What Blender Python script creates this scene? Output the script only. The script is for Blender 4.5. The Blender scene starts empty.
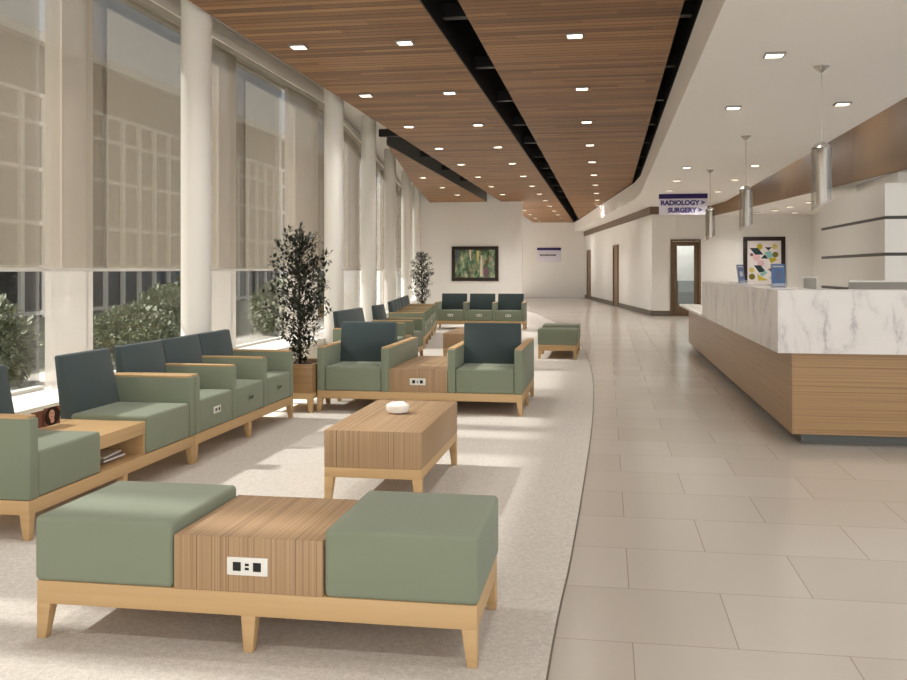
import bpy, bmesh, math, random
from mathutils import Vector, Matrix
random.seed(7)
C = bpy.context.scene.collection
D = bpy.data
PI = math.pi
ORD = ['first','second','third','fourth','fifth','sixth','seventh','eighth','ninth','tenth','eleventh','twelfth','thirteenth','fourteenth','fifteenth','sixteenth']

# ------------------------------------------------------------------ materials
def lin(c):
    return tuple(((x/255.0)/12.92 if x/255.0 <= 0.04045 else ((x/255.0+0.055)/1.055)**2.4) for x in c) + (1.0,)

class NT:
    def __init__(s, name):
        s.m = D.materials.new(name); s.m.use_nodes = True
        s.t = s.m.node_tree; s.t.nodes.clear()
        s.out = s.n('ShaderNodeOutputMaterial')
    def n(s, typ, **kw):
        nd = s.t.nodes.new(typ)
        for k, v in kw.items():
            if k in nd.inputs: nd.inputs[k].default_value = v
            else: setattr(nd, k, v)
        return nd
    def l(s, a, b): s.t.links.new(a, b)
    def math(s, op, a, b=None):
        nd = s.n('ShaderNodeMath', operation=op)
        for i, v in enumerate((a, b)):
            if v is None: continue
            if isinstance(v, (int, float)): nd.inputs[i].default_value = v
            else: s.l(v, nd.inputs[i])
        return nd.outputs[0]
    def mix(s, fac, a, b):
        nd = s.n('ShaderNodeMix', data_type='RGBA')
        for i, v in ((0, fac), (6, a), (7, b)):
            if isinstance(v, (int, float, tuple)): nd.inputs[i].default_value = v
            else: s.l(v, nd.inputs[i])
        return nd.outputs[2]
    def coord(s, scale=(1,1,1), loc=(0,0,0)):
        tc = s.n('ShaderNodeTexCoord'); mp = s.n('ShaderNodeMapping')
        mp.inputs['Scale'].default_value = scale; mp.inputs['Location'].default_value = loc
        s.l(tc.outputs['Object'], mp.inputs['Vector']); return mp.outputs[0]
    def noise(s, vec, scale, detail=3, rough=.5):
        nd = s.n('ShaderNodeTexNoise', Scale=scale, Detail=detail, Roughness=rough)
        s.l(vec, nd.inputs['Vector']); return nd.outputs['Fac']
    def ramp(s, fac, stops):
        nd = s.n('ShaderNodeValToRGB'); el = nd.color_ramp.elements
        while len(el) < len(stops): el.new(.5)
        for e, (p, c) in zip(el, stops): e.position = p; e.color = c
        s.l(fac, nd.inputs[0]); return nd.outputs[0]
    def bsdf(s, col, rough=.6, metal=0, spec=.4, bump=None, bstr=.1, bdist=.002, **kw):
        b = s.n('ShaderNodeBsdfPrincipled', Roughness=rough, Metallic=metal)
        b.inputs['Specular IOR Level'].default_value = spec
        for k, v in kw.items(): b.inputs[k].default_value = v
        if isinstance(col, tuple): b.inputs['Base Color'].default_value = col
        else: s.l(col, b.inputs['Base Color'])
        if bump is not None:
            bp = s.n('ShaderNodeBump', Strength=bstr, Distance=bdist)
            s.l(bump, bp.inputs['Height']); s.l(bp.outputs[0], b.inputs['Normal'])
        s.l(b.outputs[0], s.out.inputs[0]); return b

def plain(name, rgb, rough=.6, metal=0, spec=.4, var=.06, vs=6, **kw):
    t = NT(name); v = t.coord()
    f = t.noise(v, vs)
    a = lin(rgb); b = tuple(x*(1-var*2) for x in a[:3]) + (1,)
    t.bsdf(t.mix(f, b, tuple(min(1, x*(1+var)) for x in a[:3]) + (1,)), rough, metal, spec, **kw)
    return t.m

def fabric(name, rgb):
    t = NT(name); v = t.coord()
    f = t.noise(v, 4, 3); w = t.noise(t.coord((1,1,1)), 420, 2)
    a = lin(rgb)
    c = t.mix(f, tuple(x*.92 for x in a[:3]) + (1,), tuple(x*1.06 for x in a[:3]) + (1,))
    c2 = t.mix(w, tuple(x*.9 for x in a[:3]) + (1,), c)
    b = t.bsdf(c2, .85, 0, .2, bump=w, bstr=.12, bdist=.001)
    b.inputs['Sheen Weight'].default_value = .15
    return t.m

def striped(name, light, dark, axis, freq, rough=.45):
    # wood laminate with straight grain that varies along one axis
    t = NT(name)
    sc = [.35, .35, .35]; sc[axis] = freq
    v = t.coord(tuple(sc))
    f1 = t.noise(v, 1.0, 2, .6)
    sc2 = [.6, .6, .6]; sc2[axis] = freq*3.3
    f2 = t.noise(t.coord(tuple(sc2)), 1.0, 2)
    r = t.ramp(f1, [(.32, lin(dark)), (.43, lin(tuple((a*.3+b*.7) for a, b in zip(dark, light)))), (.58, lin(light))])
    c = t.mix(t.math('MULTIPLY', f2, .4), r, lin(tuple(x*.86 for x in light)))
    t.bsdf(c, rough, 0, .35, bump=f1, bstr=.05)
    return t.m

M = {}
M['sage'] = fabric('sage_fabric', (130, 138, 117))
M['teal'] = fabric('deep_teal_fabric', (70, 82, 83))
M['maple'] = striped('maple_wood', (200, 166, 120), (186, 150, 104), 2, 14, .5)
M['zebra'] = striped('fine_striped_laminate', (178, 147, 112), (108, 80, 56), 0, 140, .5)
M['desk_wood'] = striped('horizontal_grain_laminate', (164, 130, 90), (128, 98, 64), 2, 60, .3)
M['brown_panel'] = striped('brown_veneer_panel', (146, 117, 88), (130, 102, 76), 1, 1.1, .5)
M['door_wood'] = striped('walnut_door_wood', (116, 92, 66), (96, 74, 52), 0, 20, .4)
M['trim_brown'] = plain('brown_trim', (112, 92, 72), .5)
M['base_grey'] = plain('taupe_baseboard', (104, 94, 82), .5)
M['white_wall'] = plain('warm_white_paint', (238, 235, 230), .7, 0, .25, .015, 1.5)
M['soffit'] = plain('white_ceiling_paint', (238, 234, 228), .75, 0, .2, .012, 1)
M['column'] = plain('white_column_paint', (236, 232, 224), .45, 0, .35, .01, 1)
M['plenum'] = plain('dark_plenum', (30, 26, 24), .6)
M['black'] = plain('black_plastic', (22, 20, 19), .5)
M['frame_white'] = plain('white_aluminium', (214, 210, 202), .4, 0, .4, .01)
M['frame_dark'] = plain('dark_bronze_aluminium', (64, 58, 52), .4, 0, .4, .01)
M['sill'] = plain('white_ledge', (236, 232, 224), .4, 0, .35, .01)
M['plate'] = plain('white_plastic', (226, 224, 216), .35, 0, .4, .01)
M['ceramic'] = plain('white_ceramic', (240, 236, 228), .2, 0, .5, .01)
M['plinth'] = plain('grey_plinth_metal', (96, 97, 94), .4, .3)
M['art_frame'] = plain('dark_wood_frame', (42, 28, 22), .4)
M['mat_white'] = plain('white_paper', (232, 224, 222), .8, 0, .1, .01)
M['purple'] = plain('purple_sign_band', (52, 36, 104), .5, 0, .3, .02)
M['letter'] = plain('purple_lettering', (66, 52, 128), .5, 0, .3, .02)
M['sign_face'] = plain('pale_lilac_sign_face', (226, 222, 234), .5, 0, .3, .01)
M['grey_text'] = plain('grey_lettering', (110, 104, 100), .6)
M['steel'] = plain('brushed_steel', (190, 186, 180), .25, .9, .5, .02)
M['bark'] = plain('dark_bark', (62, 50, 40), .8, 0, .2, .2, 30)
M['leaf'] = plain('dark_olive_leaf', (52, 56, 42), .5, 0, .3, .35, 9)
M['soil'] = plain('dark_soil', (58, 44, 34), .9)
M['hedge'] = plain('hedge_leaf', (146, 150, 124), .6, 0, .2, .4, 8)
M['ground'] = plain('planting_bed_ground', (120, 118, 102), .9, 0, .1, .2, 2)
M['bld_panel'] = plain('facade_panel', (96, 90, 84), .6, 0, .3, .1, .5)
M['bld_bar'] = plain('facade_mullion', (222, 216, 206), .5)
M['bld_glass'] = plain('dark_window_glass', (62, 62, 62), .15, 0, .6, .15, .25)
M['leaflet_blue'] = plain('blue_leaflet', (74, 100, 140), .5, 0, .3, .25, 14)
M['leaflet_dark'] = plain('slate_blue_leaflet', (84, 94, 124), .5, 0, .3, .15, 14)
M['monitor'] = plain('grey_monitor_back', (150, 146, 138), .5)
M['room_low'] = plain('grey_green_wainscot', (120, 126, 116), .6)
for nm, rgb in dict(art_teal=(44, 64, 66), art_yellow=(196, 180, 60), art_pink=(222, 186, 190), art_aqua=(140, 194, 190), art_olive=(120, 116, 44),
                    art_plum=(120, 92, 104), art_gold=(214, 196, 120), skin=(206, 158, 132), hair=(44, 28, 24), lip=(170, 84, 80),
                    cover_rose=(190, 160, 150), cover_cream=(220, 206, 184), cover_brown=(120, 80, 62), cover_grey=(158, 156, 150)).items():
    M[nm] = plain(nm, rgb, .6, 0, .2, .02)

def wood_ceiling():
    t = NT('red_brown_wood_planks'); tc = t.n('ShaderNodeTexCoord'); sep = t.n('ShaderNodeSeparateXYZ')
    t.l(tc.outputs['Object'], sep.inputs[0]); x, y = sep.outputs[0], sep.outputs[1]
    yy = t.math('DIVIDE', y, .125); row = t.math('FLOOR', yy); fr = t.math('FRACT', yy)
    xo = t.math('ADD', x, t.math('MULTIPLY', row, 1.37))
    seg = t.math('FLOOR', t.math('DIVIDE', xo, 2.4))
    cmb = t.n('ShaderNodeCombineXYZ'); t.l(row, cmb.inputs[0]); t.l(seg, cmb.inputs[1])
    wn = t.n('ShaderNodeTexWhiteNoise', noise_dimensions='2D'); t.l(cmb.outputs[0], wn.inputs['Vector'])
    grain = t.noise(t.coord((.9, 22, 22)), 1.6, 4, .6)
    c = t.ramp(t.math('ADD', t.math('MULTIPLY', wn.outputs['Value'], .5), t.math('MULTIPLY', grain, .5)),
               [(.15, lin((100, 70, 43))), (.5, lin((138, 98, 60))), (.85, lin((172, 128, 82)))])
    gap = t.math('GREATER_THAN', fr, .90)
    c = t.mix(gap, c, lin((48, 32, 22)))
    t.bsdf(c, .5, 0, .3, bump=t.math('SUBTRACT', 1, gap), bstr=.4, bdist=.004)
    return t.m
M['planks'] = wood_ceiling()

def tiles():
    t = NT('beige_floor_tile'); v = t.coord((1,1,1), (-.095, .051, 0))
    br = t.n('ShaderNodeTexBrick'); br.offset = .5; br.offset_frequency = 2; br.squash = 1
    br.inputs['Color1'].default_value = lin((188, 180, 170)); br.inputs['Color2'].default_value = lin((181, 172, 160)); br.inputs['Mortar'].default_value = lin((140, 128, 114))
    br.inputs['Scale'].default_value = 1; br.inputs['Mortar Size'].default_value = .0022; br.inputs['Mortar Smooth'].default_value = .1
    br.inputs['Brick Width'].default_value = .772; br.inputs['Row Height'].default_value = .602; br.inputs['Bias'].default_value = 0
    t.l(v, br.inputs['Vector'])
    f = t.noise(v, 1.4, 5)
    c = t.mix(t.math('MULTIPLY', f, .25), br.outputs['Color'], lin((186, 178, 169)))
    t.bsdf(c, .2, 0, .5)
    return t.m
M['tile'] = tiles()

def carpet():
    t = NT('speckled_grey_carpet'); v = t.coord()
    a = t.noise(v, 150, 2, .7); b = t.noise(v, 45, 3, .7); cc = t.noise(v, 1.1, 2)
    c = t.ramp(t.math('ADD', t.math('MULTIPLY', a, .55), t.math('MULTIPLY', b, .45)), [(.34, lin((176, 169, 160))), (.5, lin((198, 191, 182))), (.66, lin((218, 212, 203)))])
    c = t.mix(t.math('MULTIPLY', cc, .18), c, lin((190, 182, 172)))
    t.bsdf(c, .95, 0, .1, bump=a, bstr=.25, bdist=.002)
    return t.m
M['carpet'] = carpet()

def marble():
    t = NT('white_veined_marble'); v = t.coord((1, 1, 1))
    w = t.n('ShaderNodeTexNoise', Scale=2.2, Detail=6, Roughness=.6); t.l(v, w.inputs['Vector'])
    mp = t.n('ShaderNodeMapping'); mp.inputs['Rotation'].default_value = (0, .75, .5); mp.inputs['Scale'].default_value = (1.5, 1.5, .55)
    ad = t.n('ShaderNodeMix', data_type='VECTOR'); ad.inputs[0].default_value = .22
    t.l(v, ad.inputs[4]); t.l(w.outputs['Color'], ad.inputs[5]); t.l(ad.outputs[1], mp.inputs['Vector'])
    n = t.n('ShaderNodeTexNoise', Scale=3.2, Detail=6, Roughness=.58); t.l(mp.outputs[0], n.inputs['Vector'])
    d = t.math('ABSOLUTE', t.math('SUBTRACT', n.outputs['Fac'], .5))
    vein = t.ramp(d, [(0, (1,1,1,1)), (.012, (.55,.55,.55,1)), (.05, (.12,.12,.12,1)), (.12, (0,0,0,1))])
    patch = t.noise(v, 2.6, 3)
    pm = t.ramp(patch, [(.42, (0,0,0,1)), (.66, (1,1,1,1))])
    base = t.mix(t.noise(v, 3.5, 4), lin((206, 201, 197)), lin((222, 217, 212)))
    c = t.mix(t.math('MULTIPLY', t.math('MULTIPLY', vein, pm), .7), base, lin((140, 132, 136)))
    t.bsdf(c, .22, 0, .45)
    return t.m
M['marble'] = marble()

def forest():
    t = NT('forest_painting'); v = t.coord((2.2, 1, 1.3))
    n = t.noise(v, 2.6, 5, .6); n2 = t.noise(t.coord((1.6, 1, 1.2)), 2.3, 4)
    c = t.ramp(n, [(.32, lin((40, 52, 42))), (.43, lin((84, 112, 84))), (.52, lin((126, 152, 122))), (.6, lin((172, 178, 142))), (.7, lin((214, 206, 184)))])
    c = t.mix(t.ramp(n2, [(.45, (0,0,0,1)), (.7, (.7,.7,.7,1))]), c, lin((92, 66, 50)))
    t.bsdf(c, .6, 0, .2)
    return t.m
M['forest'] = forest()

def glassy(name, tint, gloss=.06, rough=.02):
    t = NT(name)
    tr = t.n('ShaderNodeBsdfTransparent'); tr.inputs[0].default_value = tint
    gl = t.n('ShaderNodeBsdfGlossy', Roughness=rough)
    fr = t.n('ShaderNodeLayerWeight', Blend=.5)
    mx = t.n('ShaderNodeMixShader')
    t.l(t.math('ADD', t.math('MULTIPLY', t.math('POWER', fr.outputs['Facing'], 4), .6), gloss + .03), mx.inputs[0]); t.l(tr.outputs[0], mx.inputs[1]); t.l(gl.outputs[0], mx.inputs[2])
    t.l(mx.outputs[0], t.out.inputs[0]); return t.m
M['glass'] = glassy('window_glass', (.64, .65, .645, 1), .0)
M['smoke_glass'] = glassy('smoked_chrome_glass', (.86, .84, .81, 1), .05, .06)
M['door_glass'] = glassy('door_glass', (.85, .88, .88, 1), .02)
M['acrylic'] = glassy('clear_acrylic', (.80, .80, .80, 1), .06)

def veil(name, rgb, clear, transl=.5):
    t = NT(name)
    tr = t.n('ShaderNodeBsdfTransparent'); df = t.n('ShaderNodeBsdfDiffuse'); tl = t.n('ShaderNodeBsdfTranslucent')
    weave = t.noise(t.coord((1, 60, 60)), 8, 2)
    col = t.mix(weave, tuple(x*.93 for x in lin(rgb)[:3]) + (1,), lin(rgb))
    t.l(col, df.inputs[0]); t.l(col, tl.inputs[0])
    m1 = t.n('ShaderNodeMixShader'); m1.inputs[0].default_value = transl; t.l(df.outputs[0], m1.inputs[1]); t.l(tl.outputs[0], m1.inputs[2])
    m2 = t.n('ShaderNodeMixShader'); m2.inputs[0].default_value = clear; t.l(m1.outputs[0], m2.inputs[1]); t.l(tr.outputs[0], m2.inputs[2])
    t.l(m2.outputs[0], t.out.inputs[0]); return t.m
M['shade'] = veil('taupe_screen_fabric', (170, 159, 142), .58, .32)
M['frost'] = veil('frosted_white_panel', (214, 209, 202), .36, .07)

def emit(name, rgb, s):
    t = NT(name); e = t.n('ShaderNodeEmission', Strength=s); e.inputs[0].default_value = lin(rgb)
    t.l(e.outputs[0], t.out.inputs[0]); return t.m
M['lamp'] = emit('lit_diffuser', (255, 242, 224), 9)
M['lamp_tube'] = plain('white_lamp_tube', (206, 200, 190), .4)

# ------------------------------------------------------------------ mesh helpers
class MB:
    def __init__(s): s.bm = bmesh.new()
    def add(s, b, mi=0, smooth=False):
        for f in b.faces: f.material_index = mi; f.smooth = smooth
        me = D.meshes.new('tmp'); b.to_mesh(me); b.free(); s.bm.from_mesh(me); D.meshes.remove(me); return s
    def box(s, x0, x1, y0, y1, z0, z1, bev=0, seg=2, mi=0):
        b = bmesh.new(); bmesh.ops.create_cube(b, size=1)
        for v in b.verts:
            v.co = Vector(((x0+x1)/2 + v.co.x*(x1-x0), (y0+y1)/2 + v.co.y*(y1-y0), (z0+z1)/2 + v.co.z*(z1-z0)))
        if bev: bmesh.ops.bevel(b, geom=list(b.edges), offset=bev, segments=seg, affect='EDGES', profile=.5)
        return s.add(b, mi, bool(bev))
    def hexa(s, low, high, mi=0, bev=0):
        # eight corners: four below, four above
        b = bmesh.new(); lo = [b.verts.new(p) for p in low]; hi = [b.verts.new(p) for p in high]
        b.faces.new(lo[::-1]); b.faces.new(hi)
        for i in range(len(lo)):
            j = (i+1) % len(lo); b.faces.new((lo[i], lo[j], hi[j], hi[i]))
        bmesh.ops.recalc_face_normals(b, faces=b.faces)
        if bev: bmesh.ops.bevel(b, geom=list(b.edges), offset=bev, segments=2, affect='EDGES', profile=.5)
        return s.add(b, mi, bool(bev))
    def prism(s, pts, z0, z1, mi=0):
        return s.hexa([(x, y, z0) for x, y in pts], [(x, y, z1) for x, y in pts], mi)
    def flat(s, pts, mi=0):      # polygon slab from 3-D points
        b = bmesh.new(); b.faces.new([b.verts.new(p) for p in pts]); return s.add(b, mi)
    def lathe(s, prof, n=24, c=(0,0,0), mi=0, cap=True):
        b = bmesh.new(); rings = []
        for r, z in prof:
            rings.append([b.verts.new((c[0]+r*math.cos(2*PI*i/n), c[1]+r*math.sin(2*PI*i/n), c[2]+z)) for i in range(n)])
        for a, d in zip(rings, rings[1:]):
            for i in range(n):
                j = (i+1) % n; b.faces.new((a[i], a[j], d[j], d[i]))
        if cap: b.faces.new(rings[0][::-1]); b.faces.new(rings[-1])
        bmesh.ops.recalc_face_normals(b, faces=b.faces)
        return s.add(b, mi, True)
    def tube(s, pts, radii, n=6, mi=0):
        b = bmesh.new(); rings = []
        for k, p in enumerate(pts):
            p = Vector(p); q = Vector(pts[min(k+1, len(pts)-1)]) - Vector(pts[max(k-1, 0)])
            q.normalize(); a = q.orthogonal().normalized(); c = q.cross(a)
            rings.append([b.verts.new(p + (a*math.cos(2*PI*i/n) + c*math.sin(2*PI*i/n))*radii[k]) for i in range(n)])
        for a, d in zip(rings, rings[1:]):
            for i in range(n):
                j = (i+1) % n; b.faces.new((a[i], a[j], d[j], d[i]))
        b.faces.new(rings[0][::-1]); b.faces.new(rings[-1])
        bmesh.ops.recalc_face_normals(b, faces=b.faces)
        return s.add(b, mi, True)
    def build(s, name, mats, parent=None, loc=None):
        me = D.meshes.new(name); s.bm.to_mesh(me); s.bm.free()
        for m in (mats if isinstance(mats, (list, tuple)) else [mats]): me.materials.append(M[m])
        try: me.set_sharp_from_angle(angle=math.radians(40))
        except Exception: pass
        o = D.objects.new(name, me); C.objects.link(o)
        if parent is not None: o.parent = parent
        if loc: o.location = loc
        return o

def thing(name, label, cat, loc=(0,0,0), rz=0, group=None):
    o = D.objects.new(name, None); o.empty_display_size = .1; C.objects.link(o)
    o.location = loc; o.rotation_euler = (0, 0, rz)
    o['label'] = label; o['category'] = cat
    if group: o['group'] = group
    return o
def tag(o, label, cat, group=None):
    o['label'] = label; o['category'] = cat
    if group: o['group'] = group
    return o
def struct(o): o['kind'] = 'structure'; return o
def dup(root, loc, rz, label):
    r = root.copy(); C.objects.link(r); r.location = loc; r.rotation_euler = (0, 0, rz); r['label'] = label
    for ch in list(root.children):
        c = ch.copy(); C.objects.link(c); c.parent = r
        for g in list(ch.children):
            d = g.copy(); C.objects.link(d); d.parent = c
    return r

# ------------------------------------------------------------------ floor
FZ = 0.0
struct(MB().box(-7.6, 9, -3, 47.4, -.08, 0).build('floor', 'tile'))
edge = [(-.20, -3), (-.205, 0), (-.206, 3.19), (-.176, 4.53), (-.155, 6.0), (-.138, 8.0), (-.140, 9.5), (-.168, 11.5), (-.235, 13.5), (-.318, 15.1), (-.45, 16.9), (-.623, 18.5), (-.80, 20.4), (-.983, 22.2), (-1.34, 24.8), (-1.784, 27.2), (-2.25, 29.8), (-2.9, 32.5)]
def smooth(p, n=6):
    out = []
    for i in range(len(p)-1):
        a, b, c, d = p[max(i-1,0)], p[i], p[i+1], p[min(i+2,len(p)-1)]
        for k in range(n):
            t = k/n
            out.append(tuple(.5*((2*b[j]) + (-a[j]+c[j])*t + (2*a[j]-5*b[j]+4*c[j]-d[j])*t*t + (-a[j]+3*b[j]-3*c[j]+d[j])*t**3) for j in (0,1)))
    out.append(p[-1]); return out
edge = smooth(edge)
def facx(y): return -4.6 if y < 14.5 else -4.6 - .14*(y-14.5)
def strip_mesh(a, b, z0, z1):
    bm = bmesh.new(); rows = []
    for p, q in zip(a, b):
        rows.append([bm.verts.new((p[0], p[1], z0)), bm.verts.new((q[0], q[1], z0)), bm.verts.new((q[0], q[1], z1)), bm.verts.new((p[0], p[1], z1))])
    for r, s in zip(rows, rows[1:]):
        for i in range(4):
            j = (i+1) % 4; bm.faces.new((r[i], r[j], s[j], s[i]))
    bm.faces.new(rows[0]); bm.faces.new(rows[-1][::-1])
    bmesh.ops.recalc_face_normals(bm, faces=bm.faces); return bm
m = MB(); m.add(strip_mesh([(facx(y)+.45, y) for x, y in edge], edge, 0.0, .006)); cp = struct(m.build('carpet', 'carpet'))
m = MB(); m.add(strip_mesh(edge, [(x+.007, y) for x, y in edge], 0.0, .0065)); struct(m.build('trim_1', 'base_grey'))

# ------------------------------------------------------------------ walls
WY = 29.0
struct(MB().box(-9, -2.93, 32.5, 32.7, 0, 4.5).build('wall_back', 'white_wall'))
struct(MB().box(-9, -.9, 47.2, 47.4, 0, 4.5).build('wall_far', 'white_wall'))
# wall behind the desk, with the opening of the glazed door
m = MB(); m.box(1.35, 1.92, WY, WY+.2, 0, 3.12); m.box(2.776, 6.0, WY, WY+.2, 0, 3.12); m.box(1.92, 2.776, WY, WY+.2, 2.31, 3.12)
struct(m.build('wall_rear', 'white_wall'))
# angled corridor wall
ca, cb = Vector((1.35, WY)), Vector((-1.085, 47.2))
cd = (cb-ca); cl = cd.length; cd.normalize(); cn = Vector((cd.y, -cd.x))      # to the right, away from the hall
def cpt(t, off=0): p = ca + cd*t - cn*off; return (p.x, p.y)
def cor(name, mats, t0, t1, o0, o1, z0, z1):
    return MB().prism([cpt(t0, o0), cpt(t1, o0), cpt(t1, o1), cpt(t0, o1)], z0, z1).build(name, mats)
struct(cor('wall_corridor', 'white_wall', 0, cl, -.2, 0, 0, 3.4))
struct(cor('trim_2', 'trim_brown', 0, cl, -.01, .07, 3.10, 3.33))
struct(MB().box(1.29, 3.25, WY-.07, WY+.01, 3.10, 3.33).build('trim_3', 'trim_brown'))
def tat(Y): return (Y-WY)/cd.y
for n, ya, yb in ((2, 35.8, 37.1), (3, 44.8, 46.1)):
    t0, t1 = tat(ya), tat(yb)
    fr = MB()
    for a, b, z0, z1 in ((t0, t0+.14, 0, 2.36), (t1-.14, t1, 0, 2.36), (t0+.14, t1-.14, 2.24, 2.36)):
        fr.prism([cpt(a, -.02), cpt(b, -.02), cpt(b, .05), cpt(a, .05)], z0, z1)
    d = struct(fr.build('door_%d' % n, 'door_wood'))
    MB().prism([cpt(t0+.14, -.01), cpt(t1-.14, -.01), cpt(t1-.14, .015), cpt(t0+.14, .015)], .005, 2.24).build('door_leaf', 'brown_panel', d)
for n, (a, b) in enumerate(((0, tat(35.8)), (tat(37.1), tat(44.8)), (tat(46.1), cl))):
    struct(cor('baseboard_corridor' + ('' if n == 0 else '.%03d' % n), 'base_grey', a, b, -.01, .02, 0, .16))
struct(MB().box(1.34, 1.90, WY-.02, WY+.01, 0, .16).build('baseboard_rear', 'base_grey'))
struct(MB().box(2.80, 6.0, WY-.02, WY+.01, 0, .16).build('baseboard_rear.001', 'base_grey'))
# glazed door
m = MB()
for b in ((1.90, 1.96, 0, 2.33), (2.74, 2.80, 0, 2.33), (1.96, 2.74, 2.27, 2.33)): m.box(b[0], b[1], WY-.04, WY+.12, b[2], b[3])
d1 = struct(m.build('door_1', 'door_wood'))
m = MB()
for b in ((1.962, 2.10, .01, 2.265), (2.60, 2.738, .01, 2.265), (2.10, 2.60, 2.13, 2.265), (2.10, 2.60, .01, .30)): m.box(b[0], b[1], WY+.02, WY+.07, b[2], b[3], .004)
lf = m.build('door_leaf', 'door_wood', d1)
MB().box(2.09, 2.61, WY+.04, WY+.05, .29, 2.14).build('glass_pane', 'door_glass', lf)
h = MB(); h.tube([(2.03, WY+.02, 1.02), (2.03, WY-.03, 1.02), (2.03, WY-.03, .86), (2.03, WY+.02, .86)], [.01]*4); h.build('door_handle', 'steel', lf)
# room seen through the glass
m = MB(); m.box(1.5, 3.4, 31.2, 31.3, 1.05, 3.1); m.box(1.5, 3.4, 31.2, 31.3, 0, 1.05, mi=1); m.box(3.3, 3.4, 29.2, 31.2, 0, 3.1)
struct(m.build('wall_beyond', ['white_wall', 'room_low']))
struct(MB().box(6.0, 6.15, 20.0, 29.2, 0, 3.12).build('wall_right', 'white_wall'))
# stepped white feature wall behind the desk
fx, fy = 4.257, 15.35
fw = MB(); zs = [0, 1.035, 1.09, 1.62, 1.672, 2.19, 2.242, 2.75]
for i in range(0, 8, 2): fw.box(fx, 9, fy, 19.85, zs[i], zs[i+1])
fws = struct(fw.build('wall_feature', 'white_wall'))
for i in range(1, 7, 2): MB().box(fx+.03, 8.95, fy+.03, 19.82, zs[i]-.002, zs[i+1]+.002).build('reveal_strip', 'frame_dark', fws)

# ------------------------------------------------------------------ ceilings
cz, ct = 3.8, 3.9
struct(MB().prism([(9.2, -3), (9.2, 47.4), (-9.0, 47.4), (facx(32.7)-.2, 32.7), (facx(14.5)-.2, 14.5), (-4.8, -3)], 4.45, 4.55).build('ceiling', 'plenum'))
sf = [(.84, -3), (.84, 24), (.74, 26), (-1.25, 44), (-1.62, 47.2)]
struct(MB().prism([(-3.68, -3), (-1.65, -3), (-1.66, 47.2), (-3.66, 47.2)], cz, ct).build('ceiling.001', 'planks'))
struct(MB().prism([(-1.31, -3), (.68, -3), (.68, 26.3), (-1.27, 44), (-1.31, 44.3)], cz, ct).build('ceiling.002', 'planks'))
e2 = [(-4.19, 17.6), (-4.65, 20.8), (-5.30, 25.15), (-6.0, 30.9), (-6.2, 32.5)]
struct(MB().prism([(-4.17, 17.4), (-4.17, 32.5)] + e2[::-1], cz, ct).build('ceiling.003', 'planks'))
struct(MB().prism([(-4.8, -3), (-3.72, -3), (-3.72, 17.2), (-3.74, 32.5), (facx(32.5)-.2, 32.5), (facx(14.5)-.2, 14.5)], 4.38, 4.445).build('ceiling.004', 'soffit'))
soff = [(.84, -3), (3.3, -3), (3.3, WY), (1.35, WY), (-1.085, 47.2)] + sf[::-1][:-1]
struct(MB().prism(soff, 3.33, 3.40).build('ceiling.005', 'soffit'))
m = MB()
for (xa, ya), (xb, yb) in zip(sf, sf[1:]): m.prism([(xa, ya), (xb, yb), (xb+.05, yb), (xa+.05, ya)], 3.39, 3.79)
struct(m.build('trim_4', 'soffit'))
m = MB()
for (xa, ya), (xb, yb) in zip(sf, sf[1:]): m.prism([(xa, ya), (xb, yb), (xb+.05, yb), (xa+.05, ya)], 3.79, 4.44)
struct(m.build('trim_8', 'black'))
# sloping bright cove along the soffit edge
m = MB()
for (xa, ya), (xb, yb) in zip(sf, sf[1:]):
    m.hexa([(xa-.006, ya, 3.325), (xb-.006, yb, 3.325), (xb+.055, yb, 3.325), (xa+.055, ya, 3.325)],
           [(xa-.006, ya, 3.47), (xb-.006, yb, 3.47), (xb+.055, yb, 3.47), (xa+.055, ya, 3.47)])
struct(m.build('trim_5', 'soffit'))
# brown curved panel beyond the soffit and the lower ceiling behind it
bl = smooth([(3.06, 29.0), (3.698, 24.345), (4.024, 21.689), (4.201, 20.29), (4.535, 17.36), (4.95, 14.0), (5.4, 10.5)], 4)
m = MB(); m.add(strip_mesh(bl, [(x+.06, y) for x, y in bl], 3.02, 4.25)); struct(m.build('trim_6', 'brown_panel'))
struct(MB().prism([(x+.03, y) for x, y in bl] + [(9, 10.5), (9, WY)], 3.03, 3.10).build('ceiling.006', 'soffit'))
struct(MB().prism([(3.25, -3), (9, -3), (9, WY), (3.25, WY)], 4.25, 4.33).build('ceiling.007', 'soffit'))
struct(MB().box(4.75, 9, 16.4, 19.0, 2.76, 3.02).build('trim_7', 'soffit'))
# dark cross pieces in the open slots
def bars(n, xa, xb, ys, z=3.95):
    for i, y in enumerate(ys):
        struct(MB().box(xa, xb, y, y+.12, z, z+.14).build('trim_%d' % (n+i), 'black'))
bars(10, -1.75, -1.2, [6.9 + 2.35*k for k in range(12)])
bars(30, .6, .84, [7.2 + 2.35*k for k in range(8)])
bars(40, -4.3, -3.6, [17.3, 20.6, 23.4, 26.4])
# black sheet added over the plank edge to darken the middle slot
struct(MB().box(-1.651, -1.640, -3, 47, 3.803, 4.44).build('trim_50', 'black'))
struct(MB().box(-4.169, -4.160, 17.42, 32.4, 3.803, 4.37).build('trim_51', 'plinth'))  # grey sheet added to darken the slot near the columns
struct(MB().box(.69, .70, -3, 26.3, 3.9, 4.45).build('trim_52', 'black'))

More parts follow.
